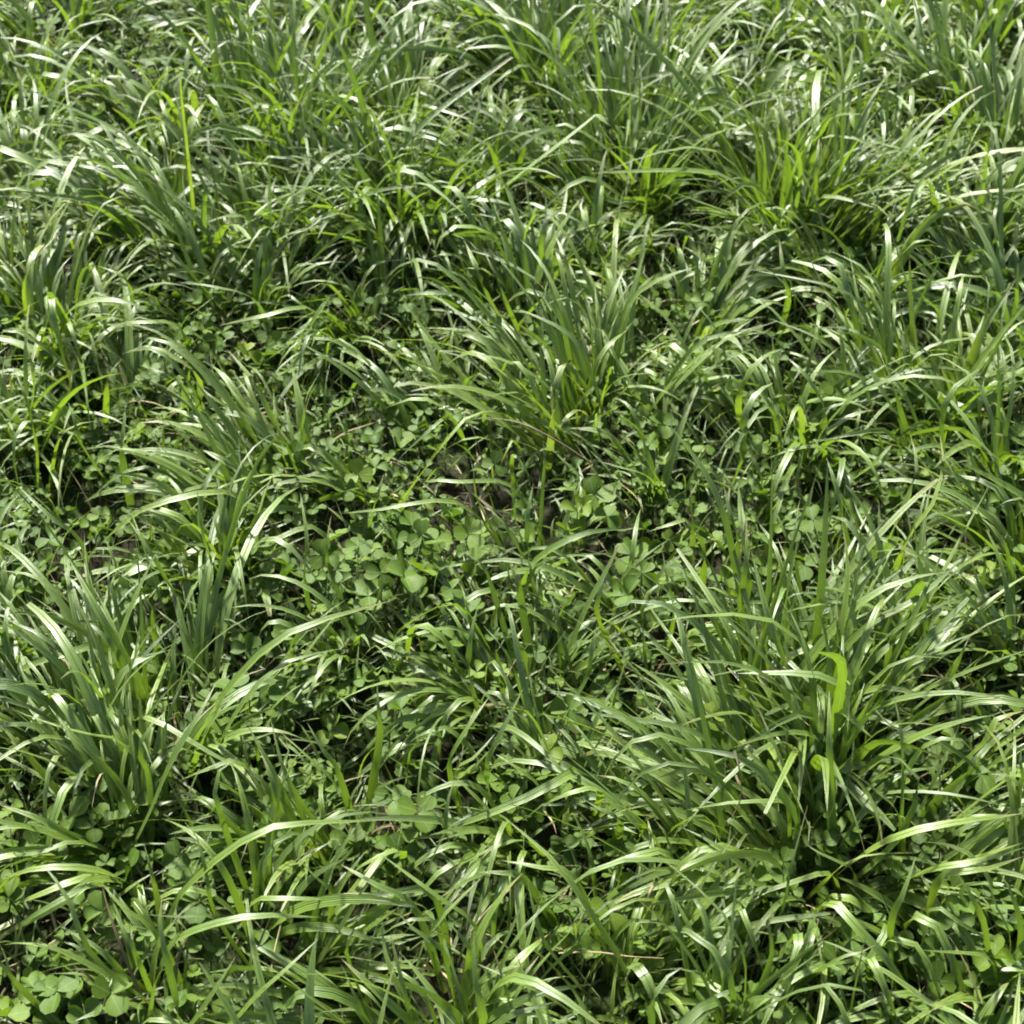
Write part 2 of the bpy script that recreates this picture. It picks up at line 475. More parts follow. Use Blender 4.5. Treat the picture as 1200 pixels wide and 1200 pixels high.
#@@TUSSOCKS
# photograph place of the foot, foot radius (m), blades, length (m), lean direction (0 right, 90 away, 180 left, 270 to the viewer),
# lean, spread, blade width (mm), droop (degrees), tone, label
TUSSOCKS = [
 # top edge
 (78, 62, .05, 70, .24, 130, .35, .40, 6, 70, 'fresh', 'bright green tussock in the top left corner of the photo'),
 (285, 60, .06, 70, .27, 175, .45, .40, 6, 95, 'silver', 'tussock at the top edge whose blades arch low to the left'),
 (405, 55, .05, 60, .26, 110, .30, .40, 6, 70, 'dark', 'dark tussock at the top edge, left of the densest pale tussock'),
 (620, 95, .09, 150, .29, 125, .45, .45, 6.5, 75, 'silver', 'dense pale silvery tussock at the middle of the top edge'),
 (770, 70, .06, 80, .27, 90, .20, .45, 6, 75, 'silver', 'silvery tussock at the top edge just right of the densest one'),
 (905, 62, .06, 80, .25, 150, .30, .45, 6, 80, 'fresh', 'green tussock at the top edge with one long blade arching left'),
 (1040, 40, .06, 70, .24, 60, .20, .45, 6, 70, 'fresh', 'green tussock at the top edge near the right corner'),
 (1150, 50, .06, 80, .25, 100, .20, .45, 6, 80, 'yellow', 'yellowish tussock in the top right corner of the photo'),
 # second band
 (40, 130, .05, 60, .22, 150, .30, .50, 6, 90, 'fresh', 'short tussock by the left edge, right below the top left corner'),
 (335, 195, .08, 150, .30, 110, .30, .28, 6.5, 50, 'silver', 'tall upright tussock with silvery tips in the upper left'),
 (190, 180, .06, 70, .22, 170, .35, .50, 6, 95, 'fresh', 'low tussock behind the small round clover leaves, upper left'),
 (455, 150, .06, 90, .27, 145, .45, .40, 6, 80, 'silver', 'slanting tussock between the upright and the densest pale tussocks'),
 (720, 235, .08, 170, .32, 110, .30, .30, 6.5, 48, 'silver', 'tall blue green tussock above the dark hollow, upper middle'),
 (850, 165, .06, 90, .26, 100, .25, .50, 6, 85, 'silver', 'curly silver tussock just left of the tall vivid green one'),
 (1010, 140, .06, 90, .26, 165, .40, .45, 6.5, 85, 'fresh', 'tussock in the upper right with blades sweeping to the left'),
 (1125, 175, .07, 110, .28, 120, .40, .40, 6.5, 75, 'dark', 'dark bluish tussock with arching tips near the right edge, upper right'),
 (1185, 215, .05, 60, .24, 60, .25, .40, 6, 75, 'fresh', 'thin tussock cut by the right edge below the top right corner'),
 (25, 255, .05, 60, .22, 140, .30, .50, 6, 85, 'fresh', 'loose tussock at the left edge above the small yellow clover'),
 # third band
 (215, 295, .08, 120, .29, 150, .50, .40, 7, 80, 'silver', 'wide tussock in the upper left with silver blades bowing left'),
 (375, 285, .07, 110, .25, 95, .20, .40, 6.5, 60, 'silver', 'silvery upright tussock just left of the crowded grey one'),
 (490, 280, .08, 150, .27, 90, .15, .45, 6.5, 70, 'silver', 'crowded grey green tussock of upright blades, upper middle'),
 (585, 235, .05, 60, .25, 80, .20, .45, 6, 80, 'silver', 'narrow tussock squeezed between the crowded grey and blue green ones'),
 (935, 285, .08, 150, .28, 105, .25, .32, 7, 45, 'fresh', 'tall vivid green tussock standing upright, upper right'),
 (1035, 250, .05, 60, .22, 60, .20, .50, 6, 80, 'fresh', 'short leafy tussock just right of the tall vivid green one'),
 (1120, 300, .06, 80, .25, 75, .20, .45, 6.5, 80, 'fresh', 'green tussock near the right edge beside a dark gap, upper right'),
 (60, 400, .07, 100, .26, 110, .35, .45, 7, 85, 'yellow', 'yellow green tussock at the left edge, above mid height'),
 (285, 360, .07, 90, .26, 165, .60, .45, 7.5, 80, 'dark', 'low dark tussock with flat lying blades left of the dark gap'),
 (795, 260, .05, 45, .24, 120, .35, .50, 6, 95, 'fresh', 'thin tussock of narrow arching blades right of the dark hollow'),
 (690, 330, .04, 30, .19, 95, .10, .40, 8, 85, 'fresh', 'sparse tussock with two tall hooked blades under the blue green one'),
 (605, 385, .05, 55, .22, 125, .45, .35, 8.5, 60, 'silver', 'tussock of broad pale blades pointing up left, near the centre top'),
 (1180, 400, .07, 100, .26, 120, .35, .45, 7, 80, 'silver', 'pale tussock at the right edge, above mid height'),
 (985, 360, .05, 50, .24, 130, .45, .45, 8, 80, 'silver', 'tussock of long blades bowing left below the vivid green one'),
 (860, 375, .04, 40, .19, 150, .30, .50, 6.5, 85, 'fresh', 'small loose tussock among clover below the thin arching one'),
 (420, 390, .04, 45, .20, 160, .40, .50, 7, 85, 'fresh', 'small tussock with curled tips above the dark gap'),
 # middle band
 (140, 500, .06, 60, .24, 130, .25, .50, 8, 105, 'fresh', 'tussock of hooked curling blades at the left, mid height'),
 (20, 520, .05, 50, .22, 120, .30, .50, 7.5, 90, 'yellow', 'tussock at the left edge just left of the hooked one'),
 (685, 510, .08, 115, .25, 135, .50, .38, 8, 65, 'yellow', 'large fan shaped vivid tussock behind the bare soil at the centre'),
 (535, 512, .05, 38, .22, 165, .60, .35, 8.5, 85, 'fresh', 'tussock arching left just behind the bare soil patch'),
 (790, 420, .05, 50, .23, 110, .30, .50, 7.5, 85, 'fresh', 'tussock of slender blades just right of the large central fan'),
 (340, 590, .06, 70, .22, 140, .55, .35, 8.5, 60, 'yellow', 'yellow green tussock slanting up left behind round clover leaves'),
 (1060, 495, .07, 90, .27, 115, .35, .35, 8.5, 65, 'fresh', 'tall tussock with long straight blades, right of centre'),
 (905, 520, .06, 70, .24, 120, .30, .50, 8, 100, 'silver', 'tussock whose long silvery blades hook over left, right of centre'),
 (1150, 560, .06, 70, .25, 140, .45, .45, 8.5, 80, 'fresh', 'tussock near the right edge with stiff slanting blades, mid height'),
 (455, 590, .03, 16, .20, 130, .30, .60, 7, 75, 'fresh', 'small spidery tussock left of the bare soil patch'),
 (650, 660, .03, 14, .20, 120, .20, .55, 8, 90, 'fresh', 'small tussock with drooping blades just right of the bare soil'),
 (770, 590, .04, 24, .20, 120, .30, .55, 8, 85, 'fresh', 'small tussock among clover leaves right of the bare soil'),
 (240, 670, .05, 55, .23, 150, .35, .45, 8.5, 85, 'fresh', 'tussock with a long pale blade bowing over clover, left of centre'),
 # lower middle band
 (140, 870, .09, 140, .30, 130, .65, .35, 10, 60, 'dark', 'huge tussock at the left edge leaning up to the left'),
 (30, 760, .06, 70, .27, 140, .45, .45, 9, 80, 'silver', 'silver bladed tussock at the left edge behind the huge leaning one'),
 (240, 860, .05, 45, .30, 60, .45, .35, 9.5, 85, 'silver', 'tussock whose long pale blades sweep up right from lower left'),
 (600, 810, .07, 90, .22, 120, .25, .55, 9, 95, 'silver', 'tussock of curled pale blades in front of the bare soil'),
 (435, 770, .05, 26, .22, 100, .25, .50, 9, 85, 'silver', 'loose tussock just left of the curled pale one'),
 (745, 760, .05, 45, .22, 130, .25, .60, 8.5, 100, 'fresh', 'tussock of thin hooked blades left of the great upright one'),
 (930, 850, .085, 175, .305, 100, .20, .26, 9.5, 42, 'silver', 'great upright tussock of tall striped blades, right of centre'),
 (1080, 790, .04, 40, .25, 60, .35, .45, 8.5, 55, 'silver', 'slanting tussock just right of the great upright one'),
 (1180, 820, .05, 45, .24, 150, .30, .55, 9, 85, 'fresh', 'tussock at the right edge in front of round bright clover leaves'),
 (1195, 660, .05, 45, .26, 140, .50, .45, 9, 75, 'fresh', 'tussock at the right edge behind round bright clover leaves'),
 # front
 (150, 1020, .05, 60, .26, 175, .95, .30, 11, 70, 'yellow', 'flat bundle of blades reaching to the left edge, lower left'),
 (395, 990, .05, 45, .26, 110, .25, .55, 11, 85, 'fresh', 'loose tussock around a big bowed blade, lower left of centre'),
 (640, 960, .06, 60, .26, 150, .45, .55, 11, 85, 'silver', 'tussock with criss-crossing pale blades, lower middle'),
 (890, 1010, .09, 150, .32, 150, .70, .40, 11.5, 70, 'dark', 'big dark tussock sweeping to the left, lower right'),
 (975, 1030, .06, 95, .29, 290, .40, .75, 11.5, 90, 'fresh', 'star shaped tussock spreading towards the viewer, bottom right'),
 (1040, 1000, .06, 75, .28, 10, .60, .45, 11, 85, 'fresh', 'tussock sending blades to the right edge, lower right'),
 (1080, 900, .04, 40, .22, 70, .25, .50, 10, 70, 'yellow', 'small yellowish tussock just in front of the great upright one'),
 (500, 1180, .06, 60, .25, 120, .35, .55, 11, 75, 'silver', 'tussock at the bottom edge, left of middle'),
 (330, 1140, .05, 50, .25, 50, .35, .55, 11.5, 75, 'fresh', 'tussock at the bottom with crossed blades, left of the bottom middle'),
 (700, 1150, .06, 60, .24, 150, .35, .55, 11, 75, 'yellow', 'yellowish tussock at the bottom edge, right of middle'),
 (830, 1195, .05, 50, .24, 120, .35, .55, 11, 75, 'dark', 'dark tussock at the bottom edge below the big dark one'),
 (1150, 1150, .06, 60, .25, 120, .35, .55, 11, 75, 'yellow', 'yellow green tussock in the bottom right corner'),
 (200, 1190, .03, 20, .20, 120, .20, .50, 11, 75, 'fresh', 'small tussock at the bottom edge among clover, bottom left'),
]
#@@END

ROOTS = []
for (px, py, r, n, L, ld, lean, spread, w, droop, tone, label) in TUSSOCKS:
    near = min(1.0, max(0.0, (py - 300) / 600))
    n = int(n * (1.66 - 0.68 * near))
    w = 7.3 - 0.1 * near
    L *= 0.86 - 0.17 * near
    droop += 2 + 10 * near
    c = at(px, py, 0.0)
    root = empty('grass_tussock', (c[0], c[1], float(gz(c[0], c[1]))))
    tag(root, label, 'grass tussock', 'tussocks of tall grass in the meadow')
    ROOTS.append(root)
    V, A = blades(*tussock_params(c, r, n, L, ld, lean, spread, w * 1e-3, droop, tone))
    add_blade_objects(root, V, A)


# ------------------------------------------------------------------ single long blades that stand out
# cell of the photograph (column, row of 400 px), then blades: points from foot to tip in thirds of a pixel of that cell, width
HERO = {
 (0, 0): [
  ([(790,440),(720,330),(610,250)],22), ([(740,290),(660,170),(580,110),(480,135)],16), ([(770,215),(815,130),(862,45)],18),
  ([(680,45),(560,60),(480,80),(425,125)],12), ([(410,455),(330,462),(280,500),(240,545)],20), ([(300,425),(190,430),(75,490)],14),
  ([(390,660),(310,560),(220,520),(150,550)],16), ([(780,565),(700,560),(575,515)],16), ([(600,555),(640,490),(700,455)],14),
  ([(445,650),(430,580),(420,510)],14), ([(720,645),(620,700),(525,765)],16), ([(165,840),(190,720),(240,620)],10),
  ([(1090,790),(1045,720),(1000,615)],20), ([(900,1060),(760,1010),(620,992)],16), ([(420,1078),(320,1075),(230,1125)],18),
  ([(640,1160),(500,1132),(390,1142)],18), ([(1100,1090),(930,1110),(770,1145)],18), ([(640,1145),(700,1085),(765,1035)],14),
  ([(1080,1190),(1130,1080),(1200,1020)],20), ([(460,1020),(420,965),(345,935)],12), ([(85,1040),(110,930),(200,825)],14),
  ([(140,290),(90,240),(20,205)],14), ([(140,170),(60,75),(0,30)],12), ([(250,250),(252,215),(250,180)],16), ([(365,290),(370,245),(375,205)],22)],
 (1, 0): [
  ([(455,410),(510,290),(545,210),(600,183)],22), ([(550,590),(490,460),(415,405)],18), ([(695,360),(650,350),(600,355),(565,390)],14),
  ([(640,530),(645,470),(665,410)],16), ([(545,540),(545,480),(580,440)],14), ([(415,710),(470,660),(560,600)],24),
  ([(385,690),(310,620),(250,560)],12), ([(990,430),(995,320),(995,215)],20), ([(270,360),(190,355),(155,400)],14),
  ([(700,940),(705,830),(735,755),(790,735)],20), ([(750,990),(755,880),(795,765)],20), ([(930,970),(880,830),(842,735),(850,690)],20),
  ([(960,1000),(965,940),(970,880)],14), ([(440,925),(360,892),(300,915)],14), ([(520,1060),(480,950),(435,850)],26),
  ([(590,1090),(540,960),(500,880)],18), ([(240,1190),(200,1130),(130,1095)],22), ([(430,1050),(320,1030),(220,1040)],16),
  ([(670,1090),(740,1030),(830,1030)],18), ([(670,1110),(620,1095),(580,1110)],18), ([(960,860),(1000,760),(1130,720)],10),
  ([(1090,820),(1020,790),(925,745)],12), ([(240,610),(250,500),(265,410)],12), ([(80,560),(110,520),(180,510)],12)],
 (2, 0): [
  ([(235,55),(130,60),(0,105)],12), ([(80,300),(130,170),(180,100)],14), ([(720,222),(660,225),(590,240)],14),
  ([(540,215),(460,195),(400,215)],14), ([(1010,345),(950,315),(885,305)],14), ([(960,205),(900,205),(850,235)],14),
  ([(550,680),(610,570),(660,475)],12), ([(465,700),(470,590),(480,480)],14), ([(680,790),(685,710),(690,620)],22),
  ([(200,560),(140,490),(55,415)],16), ([(960,560),(930,490),(800,450)],16), ([(700,950),(740,880),(800,850)],14),
  ([(640,1200),(590,1050),(540,910),(450,920)],24), ([(600,1190),(550,1080),(500,1025),(455,1020)],20), ([(370,1060),(355,960),(340,840)],20),
  ([(770,1180),(690,1010),(620,930),(510,880)],18), ([(900,1120),(850,1050),(750,950)],14), ([(110,940),(60,900),(0,865)],18)],
 (0, 1): [
  ([(690,200),(620,90),(540,25),(440,40)],16), ([(700,140),(620,60),(520,20),(430,45)],22), ([(375,200),(380,120),(430,60)],20),
  ([(640,150),(580,120),(520,88)],20), ([(430,400),(435,310),(440,230)],26), ([(575,340),(580,270),(530,245),(505,270)],14),
  ([(290,370),(265,290),(240,215)],16), ([(200,370),(250,300),(340,280)],18), ([(130,370),(90,200),(45,85)],14),
  ([(810,240),(760,210),(710,165)],20), ([(860,470),(790,420),(710,380)],28), ([(1010,380),(960,280),(890,140),(800,30)],20),
  ([(1060,320),(1075,200),(1130,100)],14), ([(820,700),(850,590),(955,488)],16), ([(850,555),(700,535),(560,570),(470,610),(350,715)],24),
  ([(740,760),(710,660),(690,500)],12), ([(790,740),(770,680),(750,600)],26), ([(610,880),(530,740),(440,610)],18),
  ([(800,780),(720,790),(650,840)],18), ([(1075,870),(1080,700),(1055,530)],16), ([(1170,830),(1150,720),(1165,610)],16),
  ([(1120,660),(980,690),(850,740)],20), ([(290,720),(180,620),(65,510)],18), ([(540,990),(540,940),(470,850),(370,790)],18),
  ([(650,1030),(600,985),(550,940)],22), ([(370,990),(320,900),(275,820)],28), ([(430,1130),(370,1040),(300,980)],28),
  ([(480,1190),(350,960),(240,760)],34), ([(250,930),(130,830),(0,805)],18), ([(370,1085),(220,1100),(80,1150),(0,1200)],26),
  ([(310,1190),(170,1050),(10,970)],20), ([(720,1350),(830,1190),(960,1060),(1100,990),(1380,910)],30),
  ([(1030,1180),(1080,1090),(1200,940)],18), ([(770,1420),(860,1260),(1000,1130),(1200,1080)],24), ([(120,180),(110,80),(95,0)],18)],
 (1, 1): [
  ([(740,330),(755,150),(795,62),(832,105)],26), ([(640,160),(600,130),(545,150)],16), ([(380,260),(280,200),(150,235)],24),
  ([(550,370),(440,345),(350,390)],22), ([(250,510),(370,350),(455,258),(555,245)],22), ([(500,215),(430,200),(390,230)],16),
  ([(370,280),(280,340),(200,415)],14), ([(840,210),(880,170),(920,130)],20), ([(1000,170),(1040,100),(1160,30)],14),
  ([(480,560),(470,480),(455,415)],10), ([(520,700),(510,620),(490,570)],18), ([(640,760),(580,650),(490,560)],16),
  ([(610,620),(615,530),(660,485)],18), ([(660,780),(655,620),(675,500)],24), ([(700,690),(690,640),(680,590)],18),
  ([(835,545),(770,520),(705,525)],20), ([(710,490),(715,420),(710,350)],12), ([(850,500),(790,430),(710,350)],14),
  ([(660,800),(750,720),(870,670),(990,660)],24), ([(680,800),(800,755),(960,745)],12), ([(980,850),(1060,760),(1160,690)],12),
  ([(1230,645),(1140,650),(1080,670)],18), ([(600,510),(430,495),(300,490),(250,530)],16), ([(460,600),(330,560),(150,590),(0,605)],18),
  ([(205,750),(165,660),(130,600)],22), ([(115,590),(130,530),(150,465)],16), ([(520,840),(490,780),(455,755)],22),
  ([(630,900),(620,850),(590,780)],26), ([(420,938),(290,960),(195,1025)],30), ([(440,1020),(300,1020),(180,1060),(50,1140)],22),
  ([(450,1170),(455,1040),(480,930)],28), ([(620,1190),(570,1080),(500,1000)],22), ([(645,1120),(615,1045),(640,1010)],30),
  ([(910,1000),(900,920),(930,820)],28), ([(960,1000),(890,975),(830,1000)],26), ([(860,1190),(880,1080),(900,990)],22),
  ([(1060,1030),(1060,920),(1110,850),(1180,850)],16), ([(1170,940),(1145,840),(1130,740)],14), ([(1050,1190),(1000,1120),(940,1050)],14),
  ([(970,500),(930,440),(870,380)],14), ([(1110,480),(1060,400),(1000,330)],14), ([(1080,480),(1000,450),(900,420)],20),
  ([(600,400),(640,440),(690,520)],14), ([(620,360),(580,390),(540,480)],14)],
 (2, 1): [
  ([(195,230),(220,130),(290,50),(360,25)],22), ([(210,400),(215,270),(260,180),(320,145)],28), ([(500,260),(440,130),(370,60)],20),
  ([(420,340),(370,280),(300,225)],22), ([(790,320),(740,150),(680,20)],36), ([(770,300),(700,170),(600,0)],30),
  ([(680,300),(640,150),(580,30)],22), ([(910,360),(935,190),(1060,85)],22), ([(1040,300),(1050,200),(1060,130)],20),
  ([(735,330),(600,325),(470,355)],22), ([(660,440),(700,400),(740,360)],24), ([(500,380),(400,375),(280,420)],18),
  ([(570,680),(545,530),(505,410)],24), ([(660,640),(610,550),(560,490)],18), ([(710,750),(760,620),(825,450),(800,330)],18),
  ([(740,830),(800,680),(880,570),(915,440),(905,330)],22), ([(760,780),(830,620),(860,500)],18), ([(75,750),(35,640),(25,470)],28),
  ([(190,720),(170,620),(145,510)],26), ([(230,850),(215,700),(195,500)],30), ([(200,960),(220,800),(225,630)],24),
  ([(395,780),(360,680),(320,580)],24), ([(480,830),(450,760),(420,700)],24), ([(380,1190),(310,1000),(240,730)],30),
  ([(670,820),(690,700),(690,560)],20), ([(150,1080),(90,950),(0,855)],26), ([(190,980),(150,880),(60,865)],24),
  ([(300,1150),(280,1050),(235,1015)],20), ([(330,960),(390,890),(490,880)],8), ([(620,1130),(600,970),(600,880)],22),
  ([(540,1160),(545,1020),(540,920)],24), ([(560,1100),(510,1030),(460,970)],26), ([(640,1000),(800,920),(980,770)],22),
  ([(700,1100),(850,960),(1000,880)],14), ([(720,1110),(760,1000),(800,930)],24), ([(800,1080),(900,1030),(980,1015)],22),
  ([(940,1190),(980,1100),(1010,1030)],24), ([(1060,770),(1000,690),(905,635)],24), ([(1150,790),(1110,680),(1050,620)],22),
  ([(1030,620),(980,570),(900,525)],16), ([(1160,480),(1080,390),(1000,310)],14), ([(1220,390),(1150,340),(1080,320)],20),
  ([(1220,575),(1150,560),(1100,585)],18), ([(1030,620),(960,480),(900,380)],14)],
 (0, 2): [
  ([(450,230),(250,170),(0,80)],34), ([(430,370),(270,200),(170,80)],20), ([(110,270),(60,210),(0,150)],22),
  ([(270,45),(160,35),(30,70)],24), ([(520,470),(600,280),(700,110),(760,0)],22), ([(525,340),(488,240),(530,150),(580,105)],20),
  ([(580,210),(600,100),(640,0)],22), ([(700,240),(760,120),(860,0)],24), ([(590,300),(650,180),(770,60)],18),
  ([(800,540),(770,440),(752,335),(835,262)],20), ([(860,290),(740,300),(630,345)],26), ([(790,480),(740,430),(690,395)],26),
  ([(1000,490),(960,350),(915,240)],28), ([(1090,470),(1000,310),(950,120)],18), ([(900,210),(870,150),(835,85)],18),
  ([(1190,380),(1080,260),(980,170)],26), ([(1190,320),(1130,230),(1080,140)],26), ([(940,110),(1010,40),(1070,0)],20),
  ([(610,795),(700,680),(850,560),(1000,500),(1330,485)],30), ([(555,770),(530,660),(505,560)],24), ([(620,1120),(580,950),(560,820),(570,750)],26),
  ([(880,780),(1030,760),(1200,760)],22), ([(600,925),(720,860),(900,820),(1130,825)],36), ([(770,830),(660,825),(510,815)],16),
  ([(545,880),(430,790),(355,700)],24), ([(400,1030),(300,920),(240,760),(145,630)],18), ([(330,710),(170,790),(75,850),(60,960)],18),
  ([(350,660),(150,650),(0,690)],28), ([(320,680),(150,740),(0,800)],30), ([(280,560),(130,600),(0,610)],20),
  ([(340,690),(200,780),(0,890)],30), ([(215,520),(120,470),(0,430)],26), ([(1200,1190),(1080,1100),(980,1020),(870,950)],26),
  ([(810,1200),(900,1100),(980,1030),(1120,900)],24), ([(680,1190),(760,1070),(830,960)],28), ([(765,830),(730,700),(700,560),(650,490)],14),
  ([(1160,740),(1100,680),(1040,600)],22), ([(60,1060),(30,990),(0,920)],22), ([(540,1090),(570,1010),(690,965)],16)],
 (1, 2): [
  ([(135,200),(130,100),(125,0)],30), ([(380,300),(430,180),(520,50)],20), ([(510,310),(560,180),(640,20)],22),
  ([(400,320),(470,260),(540,180)],18), ([(700,370),(620,300),(540,250)],18), ([(840,310),(700,380),(520,460),(330,530)],30),
  ([(1000,1020),(850,770),(740,620),(555,460)],32), ([(500,430),(450,380),(400,330)],34), ([(360,540),(370,430),(400,340)],24),
  ([(390,170),(290,180),(240,210)],26), ([(910,380),(800,390),(690,440)],24), ([(1110,440),(1000,350),(900,325)],28),
  ([(980,490),(920,450),(860,415)],28), ([(1060,500),(920,505),(850,530)],30), ([(1165,590),(1140,530),(1100,480)],28),
  ([(640,555),(500,600),(360,675)],26), ([(820,690),(700,650),(560,625)],28), ([(1250,650),(1050,620),(900,650),(750,750),(620,810)],30),
  ([(650,700),(580,670),(480,665)],34), ([(740,950),(690,850),(655,700)],24), ([(550,960),(610,840),(650,740)],22),
  ([(1160,610),(1000,620),(860,680)],34), ([(480,880),(320,740),(120,590)],22), ([(320,740),(150,745),(0,755)],24),
  ([(210,590),(80,640),(0,710)],26), ([(260,800),(120,710),(0,640)],30), ([(280,950),(360,820),(500,680)],28),
  ([(450,960),(420,890),(370,840)],30), ([(360,950),(280,890),(200,810)],26), ([(330,850),(220,840),(140,890)],16),
  ([(500,1200),(470,1050),(465,860)],32), ([(250,1180),(210,1040),(170,870)],22), ([(250,1200),(120,1080),(0,970)],30),
  ([(90,1190),(40,1080),(0,990)],20), ([(590,1150),(560,1020),(530,920)],18), ([(740,1110),(620,1050),(480,990)],20),
  ([(530,1170),(700,1090),(880,1060)],30), ([(560,1190),(650,1150),(760,1120)],30), ([(1000,850),(1100,840),(1200,850)],20),
  ([(20,960),(40,880),(90,770)],18), ([(1090,1190),(1120,1060),(1200,1000)],26), ([(1000,1190),(985,1140),(970,1080)],28)],
 (2, 2): [
  ([(400,510),(340,380),(200,260),(0,230)],34), ([(390,310),(270,180),(150,70)],22), ([(410,470),(340,260),(260,80)],30),
  ([(520,450),(515,200),(515,30)],36), ([(570,200),(610,90),(640,0)],22), ([(770,400),(770,200),(740,30)],22),
  ([(740,570),(800,460),(835,350),(770,270),(690,250)],22), ([(760,470),(680,380),(590,310)],26), ([(690,510),(620,420),(550,340)],12),
  ([(640,600),(780,530),(960,490),(1200,460)],32), ([(520,680),(600,620),(720,600),(830,600)],18), ([(870,660),(1020,630),(1200,580)],32),
  ([(900,690),(1050,660),(1200,610)],30), ([(730,860),(780,730),(820,610)],38), ([(520,770),(580,830),(700,950),(790,1080),(870,1190)],36),
  ([(660,970),(720,1100),(760,1200)],34), ([(520,990),(550,1060),(590,1190)],34), ([(410,880),(370,1050),(305,1200)],36),
  ([(400,980),(440,880),(480,790)],24), ([(720,850),(680,930),(600,1040),(480,1090)],24), ([(520,670),(420,690),(300,730),(160,770)],20),
  ([(210,780),(100,860),(0,940)],30), ([(190,800),(250,920),(290,1040)],34), ([(190,920),(110,980),(60,1060)],26),
  ([(190,1090),(100,1110),(20,1160)],24), ([(310,970),(300,870),(320,790)],20), ([(800,830),(890,850),(950,980),(1010,1140)],30),
  ([(710,910),(830,930),(890,1060),(920,1190)],28), ([(1060,860),(1020,760),(960,660)],26), ([(1150,900),(1100,780),(1065,660)],18),
  ([(1190,900),(1160,750),(1110,660)],22), ([(870,790),(1000,860),(1130,930)],14), ([(820,260),(900,200),(980,200),(1050,280)],22),
  ([(1050,220),(1100,130),(1200,100)],26), ([(1100,280),(1150,220),(1200,190)],18), ([(1190,400),(1150,330),(1080,320)],22),
  ([(1180,370),(1185,290),(1190,220)],26), ([(350,800),(380,650),(440,430)],10), ([(600,660),(500,610),(420,560)],16),
  ([(530,980),(600,960),(680,920)],18), ([(250,700),(130,580),(0,510)],36), ([(150,690),(80,650),(0,640)],40), ([(400,440),(200,420),(0,450)],20)],
}


def catmull(P, n):
    P = np.asarray(P, float)
    P = np.vstack([2 * P[0] - P[1], P, 2 * P[-1] - P[-2]])
    K = len(P) - 3
    out = []
    for t in np.linspace(0, K - 1e-6, n):
        i = int(t)
        f = t - i
        a, b, c, d = P[i:i + 4]
        out.append(0.5 * (2 * b + (c - a) * f + (2 * a - 5 * b + 4 * c - d) * f * f + (3 * b - a - 3 * c + d) * f ** 3))
    return np.array(out)


def hero_blades():
    feet = np.array([at(t[0], t[1])[:2] for t in TUSSOCKS])
    roots = [ROOTS[i] for i in range(len(TUSSOCKS))]
    per = {}
    for (cx, cy), lst in HERO.items():
        for pts, w in lst:
            pix = np.array([(cx * 400 + x / 3, cy * 400 + y / 3) for x, y in pts])
            m = depth_scale(at(*pix[0], 0.08))
            cum = np.r_[0, np.cumsum(np.hypot(*np.diff(pix, axis=0).T))]
            ln = cum[-1] * m
            t = cum / cum[-1]
            z0 = 0.075 + 0.03 * rng.random()
            zz = z0 + HERO_RISE * (pix[0, 1] - pix[:, 1]) * m / CP + 0.22 * ln * 4 * t * (1 - t)
            zz = np.clip(zz, 0.03, 0.34)
            C = np.array([at(px, py, z) for (px, py), z in zip(pix, zz)])
            j = int(np.argmin(np.hypot(*(feet - C[0, :2]).T)))
            # the foot runs on down to the soil towards its tussock
            d = feet[j] - C[0, :2]
            d = d / (np.linalg.norm(d) + 1e-6) * min(np.linalg.norm(d), 0.05)
            back = (C[0] - C[1])[:2]
            back = back / (np.linalg.norm(back) + 1e-6) * 0.02
            g = C[0, :2] + d * 0.6 + back
            foot = np.array([g[0], g[1], float(gz(g[0], g[1])) - 0.004])
            C = catmull(np.vstack([foot, C]), 40)
            seg = np.r_[0, np.cumsum(np.linalg.norm(np.diff(C, axis=0), axis=1))]
            C = np.stack([np.interp(np.linspace(0, seg[-1], ROWS), seg, C[:, k]) for k in range(3)], -1)
            T = np.gradient(C, axis=0)
            h = T.copy()
            h[:, 2] = 0
            side = np.stack([-h[:, 1], h[:, 0], np.zeros(ROWS)], -1) + 1e-6
            # upright blades turn a face to one side
            sn = np.linalg.norm(side, axis=1, keepdims=True)
            side = side / sn
            side = np.where((side * side[ROWS // 2]).sum(1, keepdims=True) < 0, -side, side)
            per.setdefault(j, []).append((C, side, min(w, 32) / 3 * m))
    for j, lst in per.items():
        C = np.array([x[0] for x in lst])
        S = np.array([x[1] for x in lst])
        n = len(lst)
        prof = (0.65 + 0.35 * np.clip(TT / .3, 0, 1)) * np.clip(1 - TT[None, :] ** rng.uniform(3, 6, n)[:, None], .03, 1)
        W = np.array([x[2] for x in lst])[:, None] * prof * 1.12
        tw = rng.normal(0, .22, n)[:, None] + rng.normal(0, .45, n)[:, None] * TT[None, :]
        fold = np.abs(rng.normal(.13, .07, n))[:, None] * (1.15 - .7 * TT[None, :])
        tints = make_tints(n, TUSSOCKS[j][10])
        V, A = sweep(C, S, W, fold, tw, tints)
        add_blade_objects(roots[j], V, A)


HERO_RISE = 0.6
hero_blades()


# ------------------------------------------------------------------ low grass, meadow beyond, dead straw: nobody could count it
def scatter(n, poly):
    x0, x1, y0, y1 = poly
    return np.stack([rng.uniform(x0, x1, n), rng.uniform(y0, y1, n)], -1)


def vnoise(p, f, seed):
    r = np.random.default_rng(seed)
    s = np.zeros(len(p))
    for k in range(5):
        a, b, ph = r.normal(0, f), r.normal(0, f), r.uniform(0, 6.28)
        s += np.sin(p[:, 0] * a + p[:, 1] * b + ph)
    return s / 5


